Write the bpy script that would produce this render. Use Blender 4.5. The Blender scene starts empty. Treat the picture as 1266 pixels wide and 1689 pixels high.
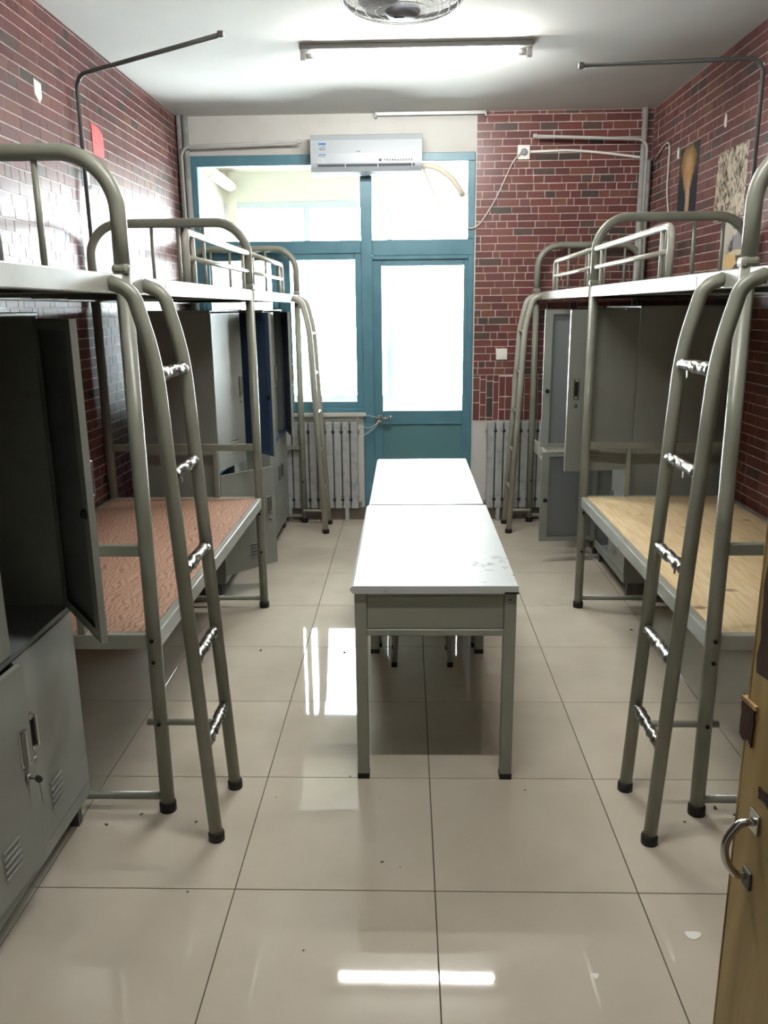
import bpy, bmesh, math, random
from mathutils import Vector, Matrix
random.seed(7)
R = math.radians
scene = bpy.context.scene
COL = scene.collection
W, H = 1266.0, 1689.0

# ------------------------------------------------------------------ camera
FPX, PITCH, YAW, ROLL, CAMH = 1338.16, 0.2462, 0.0294, -0.0105, 1.6879
def cam_axes():
    cy, sy, cp, sp = math.cos(YAW), math.sin(YAW), math.cos(PITCH), math.sin(PITCH)
    f = Vector((-sy*cp, cy*cp, -sp)); r = Vector((cy, sy, 0)); u = r.cross(f)
    c, s = math.cos(ROLL), math.sin(ROLL)
    return f, c*r + s*u, -s*r + c*u
CF, CR, CU = cam_axes()
def project(p):
    d = Vector(p) - Vector((0, 0, CAMH)); z = d.dot(CF)
    if z < .05: return None
    return W/2 + FPX*d.dot(CR)/z, H/2 - FPX*d.dot(CU)/z
cam_data = bpy.data.cameras.new('camera')
cam_data.sensor_fit = 'HORIZONTAL'; cam_data.sensor_width = 36
cam_data.lens = 36*FPX/W; cam_data.clip_start = .02
cam = bpy.data.objects.new('camera', cam_data); COL.objects.link(cam)
cam.matrix_world = Matrix(((CR.x, CU.x, -CF.x, 0), (CR.y, CU.y, -CF.y, 0), (CR.z, CU.z, -CF.z, CAMH), (0, 0, 0, 1)))
scene.camera = cam

# ------------------------------------------------------------------ world: plain overcast sky
world = bpy.data.worlds.new('overcast'); scene.world = world; world.use_nodes = True
bg = world.node_tree.nodes['Background']
bg.inputs[0].default_value = (.94, .975, 1.0, 1); bg.inputs[1].default_value = 32.0
TUBE_POWER = (200.0, 180.0)   # emission strength of the far tube and of the one near the entrance
vs = scene.view_settings
vs.view_transform = 'Standard'; vs.look = 'None'; vs.gamma = 1; vs.use_curve_mapping = False
vs.exposure = 0.8

# room
XL, XR, YB, YF, ZC = -1.697, 1.809, 6.475, -0.05, 3.074

# ------------------------------------------------------------------ materials
def lin(c):
    o = []
    for v in c:
        v /= 255.0
        o.append(v/12.92 if v <= .04045 else ((v+.055)/1.055)**2.4)
    return (*o, 1)
MATS = {}
def mat(name, rgb, rough=.5, metal=0., rgb2=None, nscale=8., nlo=.35, nhi=.65, bump=0., bscale=60., spec=.5, coat=0., emit=0., stretch=None, detail=4., distortion=0.):
    m = bpy.data.materials.new(name); m.use_nodes = True
    nt = m.node_tree; p = nt.nodes['Principled BSDF']
    p.inputs['Base Color'].default_value = lin(rgb); p.inputs['Roughness'].default_value = rough
    p.inputs['Metallic'].default_value = metal; p.inputs['Specular IOR Level'].default_value = spec
    p.inputs['Coat Weight'].default_value = coat
    tc = None
    if rgb2 or bump:
        tc = nt.nodes.new('ShaderNodeTexCoord'); mp = nt.nodes.new('ShaderNodeMapping')
        nt.links.new(tc.outputs['Object'], mp.inputs[0])
        if stretch: mp.inputs['Scale'].default_value = stretch
    if rgb2:
        n = nt.nodes.new('ShaderNodeTexNoise'); n.inputs['Scale'].default_value = nscale; n.inputs['Detail'].default_value = detail
        n.inputs['Distortion'].default_value = distortion
        nt.links.new(mp.outputs[0], n.inputs['Vector'])
        cr = nt.nodes.new('ShaderNodeValToRGB'); e = cr.color_ramp.elements
        e[0].position = nlo; e[0].color = lin(rgb); e[1].position = nhi; e[1].color = lin(rgb2)
        nt.links.new(n.outputs[0], cr.inputs[0]); nt.links.new(cr.outputs[0], p.inputs['Base Color'])
    if bump:
        n = nt.nodes.new('ShaderNodeTexNoise'); n.inputs['Scale'].default_value = bscale
        nt.links.new(mp.outputs[0], n.inputs['Vector'])
        b = nt.nodes.new('ShaderNodeBump'); b.inputs['Strength'].default_value = bump; b.inputs['Distance'].default_value = .002
        nt.links.new(n.outputs[0], b.inputs['Height']); nt.links.new(b.outputs[0], p.inputs['Normal'])
    if emit:
        p.inputs['Emission Color'].default_value = (1, .985, .95, 1); p.inputs['Emission Strength'].default_value = emit
    MATS[name] = m
    return m
mat('bed_paint', (140, 142, 129), .34, rgb2=(126, 128, 115), nscale=5, spec=.5, bump=.05, bscale=40)
mat('bed_pale', (172, 172, 160), .36, rgb2=(158, 156, 142), nscale=6)
mat('beam', (160, 162, 152), .33, rgb2=(146, 146, 135), nscale=7)
mat('rubber', (22, 22, 22), .6)
mat('bolt', (40, 36, 34), .5, .6)
mat('foil', (190, 188, 182), .3, .9, rgb2=(110, 106, 100), nscale=60, nlo=.35, nhi=.6, bump=.6, bscale=120)
mat('chrome', (200, 200, 200), .18, 1.)
mat('steel', (150, 150, 148), .35, .9)
mat('galv', (150, 151, 150), .42, .25, rgb2=(90, 90, 88), nscale=20)
mat('dark_steel', (92, 92, 90), .45, .5)
mat('pole_dark', (88, 88, 85), .5, .2)
mat('pole_pale', (168, 168, 164), .5)
mat('locker', (140, 143, 136), .42, rgb2=(130, 133, 126), nscale=3, spec=.45)
mat('locker_in', (112, 116, 116), .5)
mat('locker_blue_cast', (84, 106, 140), .45)  # blue tint of the light, put into the inside colour of grey lockers
mat('hole', (15, 15, 16), .7)
mat('desk_body', (136, 139, 125), .4, rgb2=(128, 130, 117), nscale=4)
mat('stool', (150, 150, 146), .4)
mat('ceiling', (216, 215, 210), .9, rgb2=(208, 207, 202), nscale=1.5, spec=.2)
mat('plaster', (192, 191, 186), .85, rgb2=(184, 182, 175), nscale=3, spec=.2)
mat('grime_plaster', (192, 192, 187), .8, rgb2=(182, 179, 172), nscale=4, nlo=.45, nhi=.8, spec=.2)
mat('grout', (88, 78, 66), .9)
mat('skirting', (112, 102, 90), .3, rgb2=(98, 89, 80), nscale=10)
mat('teal', (80, 124, 138), .38, rgb2=(73, 115, 129), nscale=6)
mat('teal_panel', (80, 122, 130), .4, rgb2=(80, 118, 124), nscale=3)
mat('alu', (214, 218, 222), .5)
mat('balcony', (238, 232, 218), .85, spec=.2)
mat('plastic', (160, 167, 171), .3, spec=.5)
mat('plastic_w', (232, 230, 222), .4)
mat('slot', (70, 74, 84), .5)
mat('mark', (74, 80, 92), .6)
mat('blue', (40, 92, 160), .5)
mat('paper', (184, 190, 194), .6)
mat('hose', (206, 200, 184), .5, bump=.3, bscale=60)
mat('cord', (196, 190, 178), .5)
mat('red_paper', (216, 62, 58), .6, rgb2=(196, 44, 44), nscale=25)
mat('radiator', (166, 168, 166), .42, rgb2=(134, 134, 130), nscale=18, nlo=.5, nhi=.8, bump=.1, bscale=50)
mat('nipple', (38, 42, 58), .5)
mat('fan_grey', (140, 144, 152), .4)
mat('fan_wire', (170, 172, 172), .4, .3)
mat('fan_blade', (190, 194, 198), .4)
mat('fan_badge', (60, 84, 120), .5)
mat('pipe', (176, 176, 172), .4, rgb2=(150, 150, 146), nscale=12)
mat('lamp_body', (110, 110, 108), .5)
mat('lamp_cap', (180, 180, 176), .5)
mat('tube_on', (255, 255, 255), .5, emit=TUBE_POWER[0])
mat('tube_old', (255, 255, 255), .5, emit=TUBE_POWER[1])
mat('debris', (70, 58, 48), .8)
mat('scrap', (232, 230, 224), .7)
mat('board_pine', (222, 200, 160), .55, rgb2=(204, 174, 126), nscale=5, stretch=(14, 1.2, 4), nlo=.4, nhi=.7, spec=.3)
mat('wood_door', (178, 154, 98), .45, rgb2=(146, 122, 70), nscale=3, stretch=(3, 3, .6), nlo=.35, nhi=.7, distortion=1.2)
mat('wood_edge', (186, 156, 106), .6, rgb2=(110, 82, 46), nscale=12, stretch=(3, 3, .7))
mat('wood_dark', (70, 42, 26), .7, rgb2=(44, 26, 16), nscale=16, stretch=(4, 4, .6))
mat('corridor', (120, 118, 112), .8)

def glass_mat():
    m = bpy.data.materials.new('glass'); m.use_nodes = True; nt = m.node_tree
    nt.nodes.remove(nt.nodes['Principled BSDF']); out = nt.nodes['Material Output']
    t = nt.nodes.new('ShaderNodeBsdfTransparent'); t.inputs[0].default_value = (.96, .98, .98, 1)
    g = nt.nodes.new('ShaderNodeBsdfGlossy'); g.inputs['Roughness'].default_value = .02
    fr = nt.nodes.new('ShaderNodeFresnel'); fr.inputs[0].default_value = 1.45
    mx = nt.nodes.new('ShaderNodeMixShader')
    nt.links.new(fr.outputs[0], mx.inputs[0]); nt.links.new(t.outputs[0], mx.inputs[1]); nt.links.new(g.outputs[0], mx.inputs[2])
    nt.links.new(mx.outputs[0], out.inputs[0]); MATS['glass'] = m
glass_mat()

def brick_mat(name, tint, rough):
    m = bpy.data.materials.new(name); m.use_nodes = True; nt = m.node_tree; p = nt.nodes['Principled BSDF']
    oi = nt.nodes.new('ShaderNodeObjectInfo'); ge = nt.nodes.new('ShaderNodeNewGeometry')
    a = nt.nodes.new('ShaderNodeMath'); a.operation = 'MULTIPLY_ADD'; a.inputs[1].default_value = 7.31
    nt.links.new(oi.outputs['Random'], a.inputs[0]); nt.links.new(ge.outputs['Random Per Island'], a.inputs[2])
    fr = nt.nodes.new('ShaderNodeMath'); fr.operation = 'FRACT'; nt.links.new(a.outputs[0], fr.inputs[0])
    cr = nt.nodes.new('ShaderNodeValToRGB'); cr.color_ramp.interpolation = 'CONSTANT'
    cols = [(108, 62, 58), (100, 57, 55), (112, 69, 61), (105, 66, 63), (94, 56, 53), (110, 73, 61), (100, 62, 57), (82, 66, 60), (70, 60, 55)]
    pos = [0, .16, .32, .46, .58, .68, .76, .88, .94]
    el = cr.color_ramp.elements
    while len(el) < len(cols): el.new(.5)
    for e, c, q in zip(el, cols, pos):
        e.position = q; e.color = lin(tuple(c[i]*tint[i] for i in range(3)))
    nt.links.new(fr.outputs[0], cr.inputs[0])
    n = nt.nodes.new('ShaderNodeTexNoise'); n.inputs['Scale'].default_value = 30
    geo = nt.nodes.new('ShaderNodeNewGeometry'); nt.links.new(geo.outputs['Position'], n.inputs['Vector'])
    mr = nt.nodes.new('ShaderNodeMapRange'); mr.inputs[3].default_value = .84; mr.inputs[4].default_value = 1.14
    nt.links.new(n.outputs[0], mr.inputs[0])
    mx = nt.nodes.new('ShaderNodeMix'); mx.data_type = 'RGBA'; mx.blend_type = 'MULTIPLY'; mx.inputs[0].default_value = 1
    nt.links.new(cr.outputs[0], mx.inputs[6]); nt.links.new(mr.outputs[0], mx.inputs[7]); nt.links.new(mx.outputs[2], p.inputs['Base Color'])
    p.inputs['Roughness'].default_value = rough; p.inputs['Specular IOR Level'].default_value = .5
    MATS[name] = m
brick_mat('brick', (1, 1, 1), .30)
mat('mortar', (196, 184, 178), .32, rgb2=(178, 164, 157), nscale=20)

def tile_mat():
    m = bpy.data.materials.new('tile'); m.use_nodes = True; nt = m.node_tree; p = nt.nodes['Principled BSDF']
    geo = nt.nodes.new('ShaderNodeNewGeometry'); n = nt.nodes.new('ShaderNodeTexNoise')
    n.inputs['Scale'].default_value = 3; n.inputs['Detail'].default_value = 8
    nt.links.new(geo.outputs['Position'], n.inputs['Vector'])
    cr = nt.nodes.new('ShaderNodeValToRGB'); e = cr.color_ramp.elements
    e[0].position = .3; e[0].color = lin((186, 177, 160)); e[1].position = .72; e[1].color = lin((200, 191, 175))
    nt.links.new(n.outputs[0], cr.inputs[0])
    n2 = nt.nodes.new('ShaderNodeTexNoise'); n2.inputs['Scale'].default_value = 1.4; n2.inputs['Detail'].default_value = 6
    nt.links.new(geo.outputs['Position'], n2.inputs['Vector'])
    rr = nt.nodes.new('ShaderNodeMapRange'); rr.inputs[1].default_value = .3; rr.inputs[2].default_value = .75
    rr.inputs[3].default_value = .02; rr.inputs[4].default_value = .05
    nt.links.new(n2.outputs[0], rr.inputs[0]); nt.links.new(rr.outputs[0], p.inputs['Roughness'])
    oi = nt.nodes.new('ShaderNodeObjectInfo'); mr = nt.nodes.new('ShaderNodeMapRange')
    mr.inputs[3].default_value = .95; mr.inputs[4].default_value = 1.03; nt.links.new(oi.outputs['Random'], mr.inputs[0])
    mx = nt.nodes.new('ShaderNodeMix'); mx.data_type = 'RGBA'; mx.blend_type = 'MULTIPLY'; mx.inputs[0].default_value = 1
    nt.links.new(cr.outputs[0], mx.inputs[6]); nt.links.new(mr.outputs[0], mx.inputs[7]); nt.links.new(mx.outputs[2], p.inputs['Base Color'])
    p.inputs['Specular IOR Level'].default_value = .5
    MATS['tile'] = m
tile_mat()

def ply_mat():   # rotary-cut plywood with swirling reddish grain
    m = bpy.data.materials.new('board_ply'); m.use_nodes = True; nt = m.node_tree; p = nt.nodes['Principled BSDF']
    tc = nt.nodes.new('ShaderNodeTexCoord'); mp = nt.nodes.new('ShaderNodeMapping'); mp.inputs['Scale'].default_value = (2.6, 1.7, 1)
    nt.links.new(tc.outputs['Object'], mp.inputs[0])
    w = nt.nodes.new('ShaderNodeTexWave'); w.inputs['Scale'].default_value = 6.5; w.inputs['Distortion'].default_value = 15
    w.inputs['Detail'].default_value = 3; w.inputs['Detail Scale'].default_value = .9
    nt.links.new(mp.outputs[0], w.inputs['Vector'])
    cr = nt.nodes.new('ShaderNodeValToRGB'); e = cr.color_ramp.elements
    e[0].position = .0; e[0].color = lin((150, 110, 90)); e[1].position = .45; e[1].color = lin((190, 154, 130))
    nt.links.new(w.outputs[0], cr.inputs[0]); nt.links.new(cr.outputs[0], p.inputs['Base Color'])
    p.inputs['Roughness'].default_value = .5; MATS['board_ply'] = m
ply_mat()

def add_knots():   # dark knots and splinter marks in the pine board
    nt = MATS['board_pine'].node_tree; p = nt.nodes['Principled BSDF']; base = p.inputs['Base Color'].links[0].from_socket
    tc = nt.nodes.new('ShaderNodeTexCoord'); mp = nt.nodes.new('ShaderNodeMapping'); mp.inputs['Scale'].default_value = (5, 9, 1)
    nt.links.new(tc.outputs['Object'], mp.inputs[0])
    n = nt.nodes.new('ShaderNodeTexNoise'); n.inputs['Scale'].default_value = 5; nt.links.new(mp.outputs[0], n.inputs['Vector'])
    mv = nt.nodes.new('ShaderNodeVectorMath'); mv.operation = 'MULTIPLY_ADD'; mv.inputs[1].default_value = (.12, .12, 0)
    nt.links.new(n.outputs[1], mv.inputs[0]); nt.links.new(mp.outputs[0], mv.inputs[2])
    v = nt.nodes.new('ShaderNodeTexVoronoi'); v.inputs['Scale'].default_value = .8; v.inputs['Randomness'].default_value = 1; nt.links.new(mv.outputs[0], v.inputs['Vector'])
    mr = nt.nodes.new('ShaderNodeMapRange'); mr.inputs[1].default_value = .06; mr.inputs[2].default_value = .15; mr.inputs[3].default_value = .75; mr.inputs[4].default_value = 0
    nt.links.new(v.outputs['Distance'], mr.inputs[0])
    mx = nt.nodes.new('ShaderNodeMix'); mx.data_type = 'RGBA'; nt.links.new(mr.outputs[0], mx.inputs[0]); nt.links.new(base, mx.inputs[6])
    mx.inputs[7].default_value = lin((120, 84, 52)); nt.links.new(mx.outputs[2], p.inputs['Base Color'])
add_knots()
def top_mat(name, base, spot, pink=False):   # laminate desktop with dark scuffs
    m = bpy.data.materials.new(name); m.use_nodes = True; nt = m.node_tree; p = nt.nodes['Principled BSDF']
    tc = nt.nodes.new('ShaderNodeTexCoord')
    n = nt.nodes.new('ShaderNodeTexNoise'); n.inputs['Scale'].default_value = 26; n.inputs['Detail'].default_value = 8; n.inputs['Roughness'].default_value = .7
    nt.links.new(tc.outputs['Object'], n.inputs['Vector'])
    sp = nt.nodes.new('ShaderNodeSeparateXYZ'); nt.links.new(tc.outputs['Object'], sp.inputs[0])
    # scuff band about 0.3 m from the near end
    d = nt.nodes.new('ShaderNodeMath'); d.operation = 'SUBTRACT'; d.inputs[1].default_value = .27; nt.links.new(sp.outputs[1], d.inputs[0])
    ab = nt.nodes.new('ShaderNodeMath'); ab.operation = 'ABSOLUTE'; nt.links.new(d.outputs[0], ab.inputs[0])
    mr = nt.nodes.new('ShaderNodeMapRange'); mr.inputs[1].default_value = 0; mr.inputs[2].default_value = .16; mr.inputs[3].default_value = .1; mr.inputs[4].default_value = 0
    nt.links.new(ab.outputs[0], mr.inputs[0])
    ad = nt.nodes.new('ShaderNodeMath'); ad.operation = 'ADD'; nt.links.new(n.outputs[0], ad.inputs[0]); nt.links.new(mr.outputs[0], ad.inputs[1])
    cr = nt.nodes.new('ShaderNodeValToRGB'); e = cr.color_ramp.elements
    e[0].position = .6; e[0].color = lin(base); e[1].position = .72; e[1].color = lin(spot)
    nt.links.new(ad.outputs[0], cr.inputs[0]); res = cr.outputs[0]
    if pink:
        n3 = nt.nodes.new('ShaderNodeTexNoise'); n3.inputs['Scale'].default_value = 2.2; nt.links.new(tc.outputs['Object'], n3.inputs['Vector'])
        a2 = nt.nodes.new('ShaderNodeMath'); a2.operation = 'MULTIPLY_ADD'; a2.inputs[1].default_value = .5
        nt.links.new(n3.outputs[0], a2.inputs[0]); nt.links.new(sp.outputs[0], a2.inputs[2])
        m2 = nt.nodes.new('ShaderNodeMapRange'); m2.inputs[1].default_value = .55; m2.inputs[2].default_value = .75
        nt.links.new(a2.outputs[0], m2.inputs[0])
        mx = nt.nodes.new('ShaderNodeMix'); mx.data_type = 'RGBA'; nt.links.new(m2.outputs[0], mx.inputs[0])
        nt.links.new(res, mx.inputs[6]); mx.inputs[7].default_value = lin((216, 188, 188)); res = mx.outputs[2]
    nt.links.new(res, p.inputs['Base Color']); p.inputs['Roughness'].default_value = .42; p.inputs['Specular IOR Level'].default_value = .22; MATS[name] = m
top_mat('desktop', (184, 188, 186), (120, 112, 102))
top_mat('desktop_worn', (206, 204, 200), (140, 126, 120), True)

# ------------------------------------------------------------------ mesh helpers
class MB:
    def __init__(s): s.bm = bmesh.new()
    def box(s, x0, x1, y0, y1, z0, z1, bev=0., seg=2, mtx=None):
        r = bmesh.ops.create_cube(s.bm, size=1.0); vs_ = r['verts']
        for v in vs_:
            v.co = Vector((x0 + (v.co.x+.5)*(x1-x0), y0 + (v.co.y+.5)*(y1-y0), z0 + (v.co.z+.5)*(z1-z0)))
            if mtx: v.co = mtx @ v.co
        if bev:
            es = list({e for v in vs_ for e in v.link_edges})
            bmesh.ops.bevel(s.bm, geom=es, offset=bev, segments=seg, affect='EDGES', profile=.5)
        return s
    def tube(s, pts, r, n=14, cap=True, radii=None, jit=0.):
        pts = [Vector(p) for p in pts]; rings = []
        t0 = (pts[1]-pts[0]).normalized()
        up = Vector((0, 0, 1)) if abs(t0.z) < .9 else Vector((1, 0, 0))
        nx = t0.cross(up).normalized()
        for i, p in enumerate(pts):
            if i == 0: t = pts[1]-pts[0]
            elif i == len(pts)-1: t = pts[-1]-pts[-2]
            else: t = (pts[i+1]-p).normalized() + (p-pts[i-1]).normalized()
            t.normalize(); nx = (nx - t*nx.dot(t)).normalized(); ny = t.cross(nx)
            rr = radii[i] if radii else r
            ring = []
            for k in range(n):
                a = 2*math.pi*k/n; q = rr*(1+random.uniform(-jit, jit)) if jit else rr
                ring.append(s.bm.verts.new(p + nx*(q*math.cos(a)) + ny*(q*math.sin(a))))
            rings.append(ring)
        for a, b in zip(rings, rings[1:]):
            for k in range(n):
                f = s.bm.faces.new((a[k], a[(k+1) % n], b[(k+1) % n], b[k])); f.smooth = True
        if cap:
            s.bm.faces.new(rings[0][::-1]); s.bm.faces.new(rings[-1])
        return s
    def ring(s, c, rad, r, axis=(0, 0, 1), n=40, m=8):
        ax = Vector(axis).normalized(); u = ax.orthogonal().normalized(); v = ax.cross(u); c = Vector(c); rs = []
        for i in range(n):
            a = 2*math.pi*i/n; d = u*math.cos(a) + v*math.sin(a)
            rs.append([s.bm.verts.new(c + d*(rad + r*math.cos(2*math.pi*k/m)) + ax*(r*math.sin(2*math.pi*k/m))) for k in range(m)])
        for i in range(n):
            a, b = rs[i], rs[(i+1) % n]
            for k in range(m):
                f = s.bm.faces.new((a[k], b[k], b[(k+1) % m], a[(k+1) % m])); f.smooth = True
        return s
    def prism(s, poly, d0, d1, fn):   # polygon extruded; fn(a, b, d) gives the point
        a = [s.bm.verts.new(fn(p[0], p[1], d0)) for p in poly]; b = [s.bm.verts.new(fn(p[0], p[1], d1)) for p in poly]
        n = len(poly); s.bm.faces.new(a); s.bm.faces.new(b[::-1])
        for k in range(n): s.bm.faces.new((a[k], b[k], b[(k+1) % n], a[(k+1) % n]))
        return s
    def lathe(s, prof, c, axis='z', n=32):
        c = Vector(c); rs = []
        for (r, h) in prof:
            ring = []
            for k in range(n):
                a = 2*math.pi*k/n; x, y = r*math.cos(a), r*math.sin(a)
                ring.append(s.bm.verts.new(c + (Vector((x, y, h)) if axis == 'z' else Vector((x, h, y)) if axis == 'y' else Vector((h, x, y)))))
            rs.append(ring)
        for a, b in zip(rs, rs[1:]):
            for k in range(n):
                f = s.bm.faces.new((a[k], a[(k+1) % n], b[(k+1) % n], b[k])); f.smooth = True
        s.bm.faces.new(rs[0][::-1]); s.bm.faces.new(rs[-1])
        return s
    def build(s, name, m, parent=None, loc=None, rotz=0.):
        bmesh.ops.recalc_face_normals(s.bm, faces=s.bm.faces)
        me = bpy.data.meshes.new(name); s.bm.to_mesh(me); s.bm.free()
        me.materials.append(MATS[m])
        return place(me, name, parent, loc, rotz)
def place(me, name, parent=None, loc=None, rotz=0.):
    o = bpy.data.objects.new(name, me); COL.objects.link(o)
    if loc is not None: o.location = loc
    o.rotation_euler = (0, 0, rotz)
    if parent is not None: o.parent = parent
    return o
def B(*a, **k): return MB().box(*a, **k)
def T(pts, r, **k): return MB().tube(pts, r, **k)
def empty(name, loc=(0, 0, 0)):
    o = bpy.data.objects.new(name, None); COL.objects.link(o); o.location = loc; o.empty_display_size = .1
    return o
def tag(o, label, cat, group=None):
    o['label'] = label; o['category'] = cat
    if group: o['group'] = group
    return o
def struct(o, label=None):
    o['kind'] = 'structure'
    if label: o['label'] = label
    return o
def fillet(pts, rad, n=8):
    pts = [Vector(p) for p in pts]; out = [pts[0]]
    for i in range(1, len(pts)-1):
        p = pts[i]; a = pts[i-1]-p; b = pts[i+1]-p
        r = min(rad, a.length*.49, b.length*.49); a.normalize(); b.normalize()
        p0, p2 = p + a*r, p + b*r
        for k in range(n+1):
            t = k/n; out.append(arc(p, a, b, r, t))
    out.append(pts[-1]); return out
def arc(p, a, b, r, t):
    ang = a.angle(b); phi = math.pi - ang
    if phi < 1e-4: return p + a*r*(1-t) + b*r*t
    R_ = r*math.tan(ang/2); bis = (a+b).normalized(); c = p + bis*(R_/math.sin(ang/2))
    v0 = (p + a*r) - c; v1 = (p + b*r) - c; ax = v0.cross(v1).normalized()
    return c + Matrix.Rotation(v0.angle(v1)*t, 3, ax) @ v0

# ------------------------------------------------------------------ the room shell
T0X, T0Y, TS = -.5207, 2.0746, .6
floor = B(XL-.1, XR+.1, YF-1.6, YB+.3, -.06, -.004).build('floor', 'grout')
struct(floor, 'glossy beige floor tiles with dark joints')
tile_cache = {}
gx = [XL] + [T0X + TS*i for i in range(-3, 6) if XL+.02 < T0X + TS*i < XR-.02] + [XR]
gy = [YF-.25] + [T0Y + TS*j for j in range(-5, 9) if YF-.22 < T0Y + TS*j < YB-.02] + [YB]
for x0, x1 in zip(gx, gx[1:]):
    for y0, y1 in zip(gy, gy[1:]):
        w, d = round(x1-x0-.0035, 4), round(y1-y0-.0035, 4)
        if (w, d) not in tile_cache:
            b = MB().box(-w/2, w/2, -d/2, d/2, -.004, 0, bev=.0007, seg=1).bm
            me = bpy.data.meshes.new('tile'); b.to_mesh(me); b.free(); me.materials.append(MATS['tile']); tile_cache[w, d] = me
        place(tile_cache[w, d], 'tile', floor, ((x0+x1)/2, (y0+y1)/2, 0))
struct(B(XL-.1, XR+.1, YF-.1, YB+.05, ZC, ZC+.1).build('ceiling', 'ceiling'), 'white painted ceiling')
wl = struct(B(XL-.1, XL, YF-.1, YB+.24, -.02, ZC).build('wall_left', 'mortar'), 'left wall covered in glossy red brick wallpaper')
wr = struct(B(XR, XR+.1, YF-.1, YB+.24, -.02, ZC).build('wall_right', 'mortar'), 'right wall covered in red brick wallpaper')
WX0, WXM, WX1, WZ0, WZ1 = -1.624, -.345, .514, .883, 2.80     # window left edge, mullion, door right edge, sill, head
wb = MB()
wb.box(XL, XR, YB, YB+.24, WZ1, ZC); wb.box(XL, WX0, YB, YB+.24, -.02, WZ1)
wb.box(WX0, WXM+.07, YB, YB+.24, -.02, WZ0); wb.box(WX1, XR, YB, YB+.24, -.02, WZ1)
wb = struct(wb.build('wall_back', 'grime_plaster'), 'far wall, white around the windows and brick papered at the right')
wp = B(.522, XR-.001, YB-.0015, YB, .80, ZC-.001).build('wallpaper', 'mortar', wb)
wf = MB()
wf.box(XL, -.42, YF-.1, YF, -.02, ZC); wf.box(.56, XR, YF-.1, YF, -.02, ZC); wf.box(-.42, .56, YF-.1, YF, 2.12, ZC)
struct(wf.build('wall_front', 'plaster'), 'wall with the entrance doorway behind the viewer')
wc = MB()
wc.box(XL, XR, -1.55, -1.45, -.02, 2.8); wc.box(XL-.1, XL, -1.55, YF-.1, -.02, 2.8); wc.box(XR, XR+.1, -1.55, YF-.1, -.02, 2.8); wc.box(XL-.1, XR+.1, -1.55, YF-.1, 2.8, 2.9)
struct(wc.build('wall_corridor', 'corridor'), 'corridor outside the entrance doorway')
struct(B(XL, WXM+.07, YB-.012, YB, 0, .104, bev=.002).build('baseboard_back', 'skirting'), 'brown tiled skirting along far wall')
struct(B(WX1, XR, YB-.012, YB, 0, .104, bev=.002).build('baseboard_back', 'skirting'), 'brown tiled skirting along far wall')
struct(B(XL, XL+.01, YF, YB-.013, 0, .1, bev=.002).build('baseboard_left', 'skirting'), 'brown tiled skirting along left wall')
struct(B(XR-.01, XR, YF, YB-.013, 0, .1, bev=.002).build('baseboard_right', 'skirting'), 'brown tiled skirting along right wall')

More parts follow.
